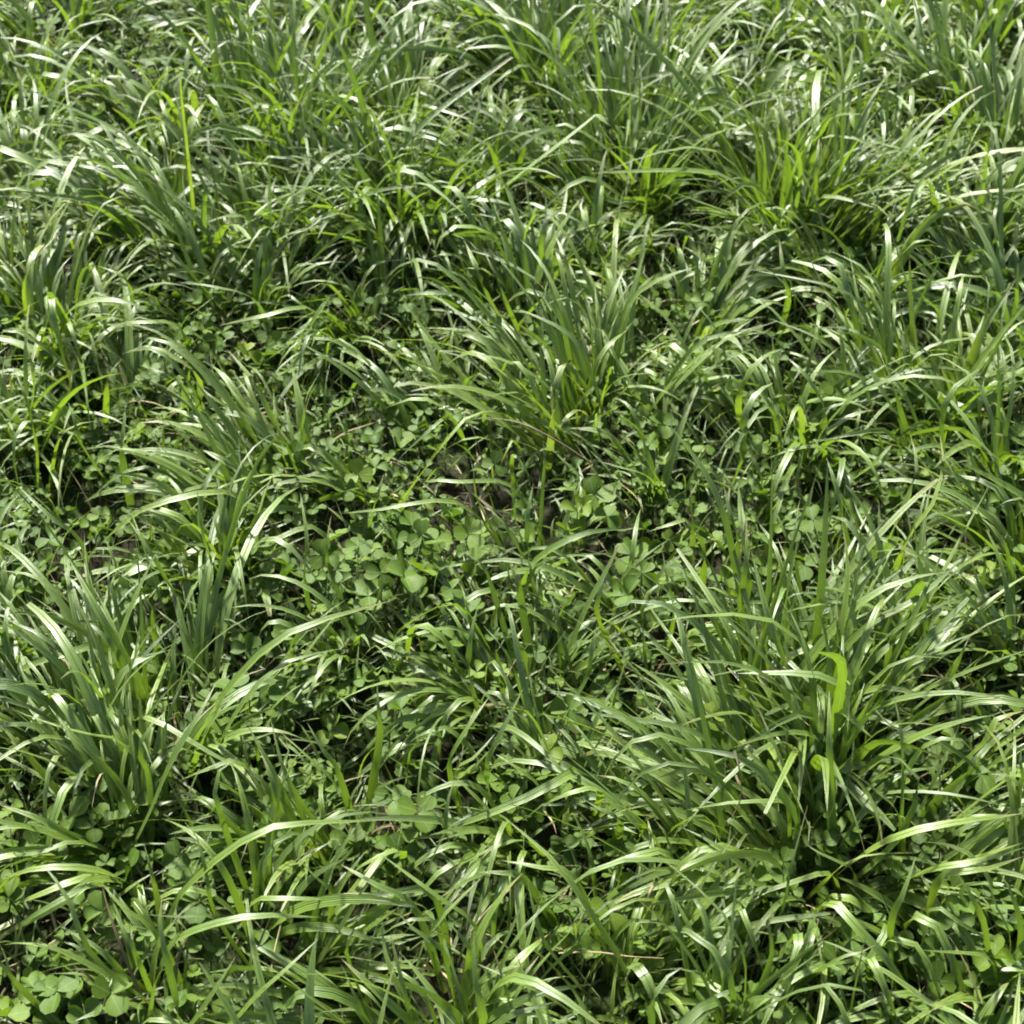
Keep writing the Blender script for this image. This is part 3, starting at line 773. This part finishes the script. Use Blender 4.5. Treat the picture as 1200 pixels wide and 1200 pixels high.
SOIL = [(at(575, 602)[:2], 0.036), (at(545, 592)[:2], 0.034), (at(62, 1092)[:2], 0.020), (at(425, 440)[:2], 0.030), (at(728, 285)[:2], 0.030), (at(8, 1150)[:2], 0.018),
        (at(1150, 670)[:2], 0.018), (at(1185, 900)[:2], .016)]


def keep_off_soil(p, soft=1.0):
    k = np.ones(len(p), bool)
    for c, r in SOIL:
        k &= np.hypot(p[:, 0] - c[0], p[:, 1] - c[1]) > r * soft
    return k


def low_grass():
    p = scatter(23000, (-1.35, 1.35, 0.42, 3.0))
    half = 0.62 + 0.36 * (p[:, 1] - 0.6)
    p = p[(np.abs(p[:, 0]) < half) & keep_off_soil(p) & (vnoise(p, 9, 3) > -0.62)]
    n = len(p)
    base = np.c_[p, gz(p[:, 0], p[:, 1]) - 0.003]
    d = np.c_[rng.normal(0, .55, (n, 2)), np.ones(n)]
    L = rng.uniform(0.04, 0.12, n)
    W = rng.uniform(0.0015, 0.0045, n)
    V, A = blades(base, d, L, W, R(1) * rng.uniform(15, 100, n), make_tints(n, 'fresh'))
    o = link('low_grass', np_mesh('low_grass', *join_blades([(V, A)]), M_BLADE))
    tag(o, 'short thin grass growing thickly between the tall tussocks', 'grass', kind='stuff')


low_grass()


def outer_meadow():
    """the same meadow going on outside the photograph"""
    lst = []
    pts = scatter(900, (-2.6, 2.6, 0.1, 5.0))
    half = 0.44 + 0.36 * (pts[:, 1] - 0.5)
    inside = (np.abs(pts[:, 0]) < half + 0.04) & (pts[:, 1] > 0.56) & (pts[:, 1] < 2.62)
    kept = []
    for q in pts[~inside]:
        if np.hypot(q[0], q[1] - 0.0) < 0.45:
            continue
        if all(np.hypot(*(q - k)) > 0.13 for k in kept):
            kept.append(q)
    for q in kept:
        tone = random.choice(['fresh', 'silver', 'yellow', 'dark', 'silver'])
        lst.append(blades(*tussock_params(np.array([q[0], q[1], 0]), .07, 75, rng.uniform(.19, .25) * (0.75 if q[1] < .6 else 1), rng.uniform(90, 170), .35 if q[1] > .6 else .1, .45, .0068, 80, tone)))
    o = link('meadow_grass', np_mesh('meadow_grass', *join_blades(lst), M_BLADE))
    tag(o, 'tall grass of the meadow going on all around', 'grass', kind='stuff')


outer_meadow()


def straw():
    p = scatter(600, (-1.2, 1.2, 0.45, 2.8))
    half = 0.56 + 0.36 * (p[:, 1] - 0.6)
    p = p[np.abs(p[:, 0]) < half]
    extra = [c + rng.normal(0, r * 0.7, (12, 2)) for c, r in SOIL]
    p = np.concatenate([p] + extra)
    n = len(p)
    z = gz(p[:, 0], p[:, 1]) + rng.uniform(0.004, 0.022, n)
    base = np.c_[p, z]
    a = rng.uniform(0, 6.28, n)
    d = np.c_[np.cos(a), np.sin(a), rng.normal(0.05, 0.12, n)]
    L = rng.uniform(0.015, 0.09, n)
    V, A = blades(base, d, L, rng.uniform(0.0008, 0.0028, n), rng.normal(0, 0.3, n), rng.random(n))
    # withered blades still standing in the tussocks
    k = rng.integers(0, len(TUSSOCKS), 620)
    q = np.array([at(TUSSOCKS[i][0], TUSSOCKS[i][1])[:2] for i in k]) + rng.normal(0, .06, (620, 2))
    V2, A2 = blades(np.c_[q, gz(q[:, 0], q[:, 1])], np.c_[rng.normal(0, .9, (620, 2)), np.ones(620)], rng.uniform(.05, .15, 620),
                    rng.uniform(.0008, .0034, 620), R(1) * rng.uniform(20, 130, 620), rng.uniform(.5, 1, 620))
    V, A = np.concatenate([V, V2]), np.concatenate([A, A2])
    o = link('dead_straw', np_mesh('dead_straw', *join_blades([(V, A)]), M_STRAW))
    tag(o, 'dead brown grass litter lying on the soil', 'straw', kind='stuff')


straw()

# ------------------------------------------------------------------ clover
def leaflet_mesh_arrays(size, cup, notch):
    """a heart shaped leaflet in the XY plane, stalk end at the origin, pointing to +X"""
    rows = [(0.0, 0.03), (0.16, 0.24), (0.38, 0.44), (0.62, 0.53), (0.84, 0.45), (0.97, 0.24)]
    v, a = [], []
    for t, h in rows:
        tt = t
        zc = -cup * 0.25 * (t - .4) ** 2
        v.append((tt + (0.03 if t > .9 else 0), -h, zc + cup * h))
        a.append((0.5 - h, t, 0))
        v.append((tt - (notch if t > .9 else (notch * .25 if t > .8 else 0)), 0, zc))
        a.append((0.5, t, 0))
        v.append((tt + (0.03 if t > .9 else 0), h, zc + cup * h))
        a.append((0.5 + h, t, 0))
    v = np.array(v) * size
    f = []
    for i in range(len(rows) - 1):
        for j in (0, 1):
            k = i * 3 + j
            f.append((k, k + 3, k + 4, k + 1))
    return v, np.array(f), np.array(a)


def rot_to(xdir, up):
    x = xdir / np.linalg.norm(xdir)
    y = np.cross(up, x)
    y /= np.linalg.norm(y)
    z = np.cross(x, y)
    return np.stack([x, y, z], 1)


def trifoliate(top, size, normal, spin, tint):
    """three leaflets (verts, faces, attr) round the point top, facing normal"""
    out = []
    nrm = normal / np.linalg.norm(normal)
    ref = np.array([math.cos(spin), math.sin(spin), 0])
    ref = ref - nrm * ref.dot(nrm)
    ref /= np.linalg.norm(ref)
    oth = np.cross(nrm, ref)
    for k in range(3):
        a = k * 2 * math.pi / 3 + rng.normal(0, .12)
        x = ref * math.cos(a) + oth * math.sin(a)
        x = x + nrm * rng.normal(0.05, 0.28)
        v, f, at_ = leaflet_mesh_arrays(size * rng.uniform(.88, 1.1), rng.choice([rng.uniform(0.0, 0.4), rng.uniform(.4, 1.1)]), rng.uniform(.02, .09))
        M = rot_to(x, nrm + rng.normal(0, .12, 3))
        v = v @ M.T + top + x / np.linalg.norm(x) * size * 0.04
        at_ = at_.copy()
        at_[:, 2] = np.clip(tint + rng.normal(0, .06), 0, 1)
        out.append((v, f, at_))
    return out


def stalk_arrays(p0, p1, r, tint):
    n = 7
    t = np.linspace(0, 1, n)[:, None]
    mid = (p0 + p1) / 2 + np.array([*(rng.normal(0, .12, 2) * np.linalg.norm(p1 - p0)), np.linalg.norm(p1 - p0) * .1])
    C = (1 - t) ** 2 * p0 + 2 * t * (1 - t) * mid + t ** 2 * p1
    T = np.gradient(C, axis=0)
    T /= np.linalg.norm(T, axis=1, keepdims=True)
    S = np.cross(T, np.array([0.3, 0.9, 0.2]))
    S /= np.linalg.norm(S, axis=1, keepdims=True)
    B = np.cross(T, S)
    ring = []
    for k in range(4):
        a = k * math.pi / 2
        ring.append(C + (S * math.cos(a) + B * math.sin(a)) * r)
    v = np.stack(ring, 1).reshape(-1, 3)
    f = []
    for i in range(n - 1):
        for k in range(4):
            f.append((i * 4 + k, i * 4 + (k + 1) % 4, i * 4 + 4 + (k + 1) % 4, i * 4 + 4 + k))
    a = np.zeros((len(v), 3))
    a[:, 1] = np.repeat(t[:, 0], 4)
    a[:, 2] = tint
    return v, np.array(f), a


#@@CLOVER
# label, extra hidden leaves, then leaves: photograph place, leaflet length in photograph pixels, tint
CLOVERS = [
 ('clover with a pale double leaf in the upper left, right of the corner tussock', 3, [(132, 124, 15, .6), (118, 132, 13, .5)]),
 ('small yellow green clover below the low tussock, upper left', 3, [(195, 155, 12, .85), (180, 160, 10, .7)]),
 ('clover with bright upright leaves left of the wide silver tussock', 4, [(90, 252, 16, .8), (112, 247, 12, .75), (100, 268, 13, .6)]),
 ('small yellow clover at the left edge, upper left', 2, [(27, 293, 13, .95), (15, 285, 11, .9)]),
 ('clover hidden at the top edge between the two leftmost tussocks', 3, [(122, 18, 13, .6), (105, 30, 12, .5)]),
 ('clover at the top edge left of the dark tussock', 3, [(325, 34, 14, .7), (312, 40, 12, .5), (370, 55, 12, .9)]),
 ('single yellow clover leaf in front of the crowded grey tussock', 1, [(488, 288, 14, .85)]),
 ('clover in front of the crowded grey tussock, left of the single yellow leaf', 5, [(440, 318, 16, .65), (474, 324, 14, .5), (425, 352, 13, .4), (452, 346, 12, .5)]),
 ('clover leaf poking out right of the blue green tussock', 2, [(736, 212, 14, .8)]),
 ('clover under the two tall hooked blades, upper middle', 4, [(628, 279, 11, .8), (673, 262, 14, .5), (662, 288, 12, .5)]),
 ('clover at the right foot of the dark hollow, upper middle', 5, [(760, 336, 15, .6), (778, 330, 12, .5), (745, 352, 12, .45), (785, 350, 12, .5)]),
 ('clover in front of the broad pale blades near the centre top', 3, [(643, 364, 15, .6), (668, 380, 12, .5)]),
 ('clover left of the foot of the vivid green tussock, upper right', 4, [(842, 303, 15, .65), (858, 308, 12, .5), (824, 353, 13, .6)]),
 ('clover with pale leaves in front of the vivid green tussock', 3, [(890, 333, 15, .7), (878, 345, 12, .6)]),
 ('clover beside the dark gap near the right edge, upper right', 4, [(1153, 313, 15, .5), (1165, 325, 13, .5), (1135, 308, 12, .4)]),
 ('tiny yellow clover under the sweeping tussock, upper right', 2, [(1057, 190, 12, .9), (1068, 196, 10, .8)]),
 ('clover at the top edge right of the middle', 2, [(870, 38, 12, .5), (880, 48, 11, .5)]),
 ('clover left of the low dark tussock, left of centre', 4, [(223, 405, 15, .55), (205, 398, 13, .5), (240, 415, 12, .6)]),
 ('round bright clover leaf above the dark gap', 3, [(290, 411, 16, .9), (310, 416, 14, .55), (325, 400, 12, .5)]),
 ('clover on the near side of the dark gap', 4, [(360, 513, 18, .6), (385, 525, 14, .5), (345, 530, 13, .5)]),
 ('big pale clover with round leaves, left of centre', 4, [(200, 560, 22, .65), (153, 557, 18, .55), (225, 592, 20, .8)]),
 ('clover half hidden under the yellow green slanting tussock', 3, [(320, 560, 17, .7), (274, 606, 18, .6)]),
 ('dark clover right of the silver tussock at the left edge', 3, [(165, 672, 18, .4), (182, 690, 16, .4), (150, 690, 15, .35)]),
 ('clover left of the clover carpet, left of centre', 4, [(320, 657, 17, .6), (302, 640, 14, .6), (335, 675, 14, .5)]),
 ('clover at the left end of the clover carpet', 5, [(378, 652, 18, .6), (395, 668, 17, .5), (370, 676, 15, .5), (405, 650, 14, .5)]),
 ('clover in front of the spidery small tussock, yellowish round leaf', 4, [(420, 556, 18, .85), (440, 548, 14, .5), (405, 575, 15, .5)]),
 ('clover with leaves standing up at the back of the clover carpet', 5, [(482, 615, 19, .55), (470, 600, 16, .5), (495, 628, 17, .55), (465, 632, 16, .45)]),
 ('clover beside the bare soil patch with one flat round leaf', 3, [(549, 627, 21, .7), (512, 632, 18, .55), (508, 645, 16, .7)]),
 ('clover with large pale broad leaves in the middle of the carpet', 4, [(474, 676, 25, .6), (492, 668, 18, .85)]),
 ('clover just left of the large pale broad leaves', 5, [(432, 698, 24, .55), (447, 672, 19, .6), (415, 715, 18, .45), (420, 640, 16, .45)]),
 ('clover at the near rim of the bare soil patch', 4, [(515, 668, 17, .65), (530, 690, 15, .5), (558, 658, 16, .6)]),
 ('clover with bright upright leaves right of the bare soil patch', 5, [(677, 600, 20, .85), (697, 580, 22, .6), (665, 622, 16, .8), (712, 605, 17, .6)]),
 ('clover with broad leaves further right of the bare soil', 5, [(740, 650, 21, .6), (735, 697, 22, .45), (752, 672, 17, .55)]),
 ('clover right of the large central fan tussock', 5, [(733, 473, 18, .6), (777, 497, 18, .55), (757, 490, 16, .6), (762, 520, 15, .5)]),
 ('small clover left of the large central fan tussock', 3, [(467, 410, 15, .5), (478, 428, 13, .45)]),
 ('clover with round leaves between slender blades, right of centre', 5, [(827, 427, 18, .75), (843, 453, 17, .85), (810, 412, 14, .7), (805, 440, 15, .6)]),
 ('clover with one round pale leaf right of centre, left of the straight blades', 3, [(977, 453, 19, .7), (960, 462, 15, .5)]),
 ('clover right of the tall straight blades, right of centre', 5, [(1083, 460, 18, .65), (1083, 510, 18, .65), (1100, 480, 15, .5), (1068, 530, 15, .6)]),
 ('clover under the pale tussock near the right edge', 4, [(1113, 417, 18, .7), (1130, 432, 15, .6), (1165, 465, 16, .5)]),
 ('clover in the shade near the right edge, mid height', 5, [(1167, 540, 18, .5), (1145, 530, 16, .4), (1180, 555, 15, .5), (1155, 590, 15, .35)]),
 ('clover at the foot of the hooking silvery blades, right of centre', 4, [(953, 610, 18, .6), (935, 620, 15, .5), (1000, 600, 17, .55)]),
 ('clover with a bright cupped leaf above the round ones at the right edge', 4, [(1145, 680, 18, .85), (1160, 668, 14, .9), (1120, 712, 13, .4)]),
 ('clover with a large flat round leaf near the right edge', 4, [(1143, 728, 23, .7), (1177, 722, 20, .9), (1160, 745, 17, .6), (1155, 762, 18, .45)]),
 ('clover between the great upright tussock and the slanting one', 4, [(1060, 677, 20, .55), (1045, 690, 16, .5), (1085, 725, 15, .35), (1118, 712, 14, .35)]),
 ('clover at the right foot of the huge leaning tussock', 3, [(133, 879, 20, .55), (107, 923, 20, .5)]),
 ('clover with folded leaves in front of the huge leaning tussock', 5, [(80, 957, 24, .55), (77, 987, 23, .7), (60, 998, 19, .5)]),
 ('clover with a broad leaf beside the folded ones, lower left', 3, [(125, 961, 22, .65), (108, 970, 18, .5), (157, 943, 22, .5)]),
 ('dark clover standing in the open, lower left', 3, [(207, 1004, 20, .35), (207, 1030, 18, .4)]),
 ('clover under the flat bundle of blades', 3, [(153, 1017, 22, .5), (120, 1068, 22, .55)]),
 ('clover with a pointed bright leaf in the bottom left', 4, [(94, 1143, 27, .75), (130, 1165, 26, .65), (67, 1162, 26, .4)]),
 ('clover in the bottom left corner', 4, [(42, 1183, 26, .5), (8, 1190, 24, .7), (100, 1190, 22, .6)]),
 ('clover around the foot of the long pale sweeping blades', 5, [(263, 863, 20, .8), (247, 884, 20, .65), (277, 910, 24, .45), (273, 806, 20, .5)]),
 ('clover behind the big bowed blade, lower left', 4, [(333, 813, 20, .5), (300, 967, 21, .45), (318, 975, 18, .5)]),
 ('clover under the big bowed blade, lower left', 4, [(233, 1057, 23, .4), (235, 1102, 23, .5), (340, 1010, 20, .7)]),
 ('clover with broad flat leaves left of the bottom middle', 5, [(490, 951, 25, .6), (460, 938, 22, .45), (487, 973, 20, .6), (407, 985, 22, .5), (403, 1000, 20, .5)]),
 ('clover behind the criss-crossing pale blades', 5, [(637, 836, 22, .55), (640, 883, 23, .7), (667, 832, 21, .5), (663, 920, 20, .5)]),
 ('clover with a bright vein leaf right of the bottom middle', 4, [(715, 1068, 26, .85), (744, 1063, 19, .6), (735, 1040, 18, .6)]),
 ('yellow clover beside the dead stem at the bottom', 3, [(674, 1104, 19, .9), (690, 1112, 15, .8)]),
 ('clover in front of the great upright tussock', 4, [(957, 873, 22, .4), (850, 857, 22, .6), (835, 838, 15, .9)]),
 ('clover inside the big dark tussock, lower right', 3, [(912, 913, 22, .7), (900, 1022, 20, .5), (918, 1010, 17, .5)]),
 ('clover behind the star shaped tussock', 4, [(985, 977, 20, .5), (1000, 968, 16, .5), (968, 950, 15, .5)]),
 ('clover within the star shaped tussock, near the bottom', 4, [(997, 1100, 24, .45), (980, 1125, 20, .45), (877, 1178, 24, .6)]),
 ('clover at the right edge, lower right', 4, [(1150, 907, 22, .45), (1192, 983, 23, .6), (1120, 880, 18, .4)]),
 ('clover in front of the blades reaching the right edge', 4, [(1083, 1100, 22, .55), (1133, 1063, 21, .45), (1120, 1075, 20, .4)]),
 ('clover in the bottom right corner', 4, [(1167, 1120, 24, .7), (1180, 1080, 20, .5), (1100, 1150, 20, .6)]),
]
#@@END


def build_clover(label, extra, leaves):
    pts = []
    zs = []
    for (px, py, s, tint) in leaves:
        z = rng.uniform(0.045, 0.078) + (0.02 if 360 < px < 780 and 540 < py < 720 else 0)
        p = at(px, py, z)
        pts.append((p, 1.05 * s * depth_scale(p), tint, True))
    cx = np.mean([p[0][:2] for p in pts], axis=0) + rng.normal(0, .006, 2)
    for _ in range(extra):
        q = cx + rng.normal(0, 0.035, 2)
        p = np.array([q[0], q[1], rng.uniform(0.022, 0.05)])
        pts.append((p, rng.uniform(0.010, 0.0165), rng.uniform(.3, .7), False))
    loc = np.array([cx[0], cx[1], float(gz(cx[0], cx[1]))])
    root = empty('clover_plant', loc)
    tag(root, label, 'clover', 'clover plants between the tussocks')
    for p, size, tint, main in pts:
        foot = np.array([cx[0] + rng.normal(0, .012), cx[1] + rng.normal(0, .012), 0])
        foot[2] = gz(foot[0], foot[1]) - 0.002
        v, f, a = stalk_arrays(foot, p, rng.uniform(.0006, .0009), rng.uniform(0, .7))
        st = link('leaf_stalk', np_mesh('leaf_stalk', v - loc, f, a, M_STALK), root)
        nrm = np.array([rng.normal(0, .35), rng.normal(-.15 if main else 0, .35), 1.0])
        for (v, f, a) in trifoliate(p, size, nrm, rng.uniform(0, 6.28), tint):
            link('leaflet', np_mesh('leaflet', v - loc, f, a, M_CLOVER), st)


for args in CLOVERS:
    build_clover(*args)


def clover_carpet():
    p = scatter(9500, (-1.2, 1.2, 0.45, 2.8))
    half = 0.56 + 0.36 * (p[:, 1] - 0.6)
    p = p[(np.abs(p[:, 0]) < half) & keep_off_soil(p, .9) & (vnoise(p, 7, 8) > -0.62)]
    VV, FF, AA, n0 = [], [], [], 0
    for q in p:
        g = float(gz(q[0], q[1]))
        top = np.array([q[0], q[1], g + rng.uniform(.014, .062)])
        nrm = np.array([rng.normal(0, .35), rng.normal(0, .35), 1.0])
        for (v, f, a) in trifoliate(top, rng.uniform(.007, .017), nrm, rng.uniform(0, 6.28), rng.uniform(.2, .75)):
            VV.append(v); FF.append(f + n0); AA.append(a); n0 += len(v)
        v, f, a = stalk_arrays(np.array([q[0] + rng.normal(0, .008), q[1] + rng.normal(0, .008), g]), top, .0007, rng.uniform(0, .7))
        VV.append(v); FF.append(f + n0); AA.append(a); n0 += len(v)
    o = link('clover_ground_cover', np_mesh('clover_ground_cover', np.concatenate(VV), np.concatenate(FF), np.concatenate(AA), M_CLOVER))
    tag(o, 'low carpet of small clover leaves under the grass', 'clover', kind='stuff')


clover_carpet()

# ------------------------------------------------------------------ a few dry stems lying on the grass
STEMS = [
 ('thin brown dry stem arching over the grass behind the bare soil', [(693, 543, .10), (646, 513, .14), (607, 495, .15), (565, 489, .13)], 4.0, .55),
 ('thin pale dead stem lying level near the bottom, right of middle', [(655, 1117, .07), (700, 1116, .09), (738, 1121, .09), (778, 1123, .08)], 3.2, .8),
 ('crooked withered sprig hanging in the big dark tussock, lower right', [(861, 880, .19), (867, 905, .18), (868, 935, .15), (853, 967, .12)], 3.0, .75),
 ('short tan dried spike pointing up right near the bottom middle', [(553, 1092, .08), (572, 1066, .11), (598, 1042, .13)], 5.0, .95),
 ('grey brown straight stem lying near the right edge above bright clover', [(1110, 674, .05), (1140, 675, .055), (1173, 676, .05)], 3.6, .7),
 ('curled tan dead leaf right of the bottom middle', [(762, 1066, .08), (761, 1048, .10), (768, 1034, .10)], 6.0, .85),
 ('pale straw bit lying in the gap at the bottom left', [(47, 1113, .04), (62, 1104, .045), (78, 1093, .045)], 4.0, .95),
]
for label, pts, w, tint in STEMS:
    C = catmull([at(*p) for p in pts], 12)
    T = np.gradient(C, axis=0)
    T /= np.linalg.norm(T, axis=1, keepdims=True)
    S = np.cross(T, np.array([0.2, 0.3, 0.9]))
    S /= np.linalg.norm(S, axis=1, keepdims=True)
    B = np.cross(T, S)
    rad = w * 0.5 * depth_scale(C[0]) * np.linspace(1, .35, 12)[:, None] * (1 + .25 * rng.random((12, 1)))
    v = np.stack([C + (S * math.cos(a) + B * math.sin(a) * .6) * rad for a in (0, 1.257, 2.513, 3.77, 5.027)], 1).reshape(-1, 3)
    f = np.array([(i * 5 + k, i * 5 + (k + 1) % 5, i * 5 + 5 + (k + 1) % 5, i * 5 + 5 + k) for i in range(11) for k in range(5)])
    a = np.zeros((len(v), 3))
    a[:, 2] = tint
    o = link('dry_stem', np_mesh('dry_stem', v - C[0], f, a, M_STRAW))
    o.location = C[0]
    tag(o, label, 'dry stem', 'dry stems on the grass')

print('blades', BLADE_COUNT, 'objects', len(bpy.data.objects))
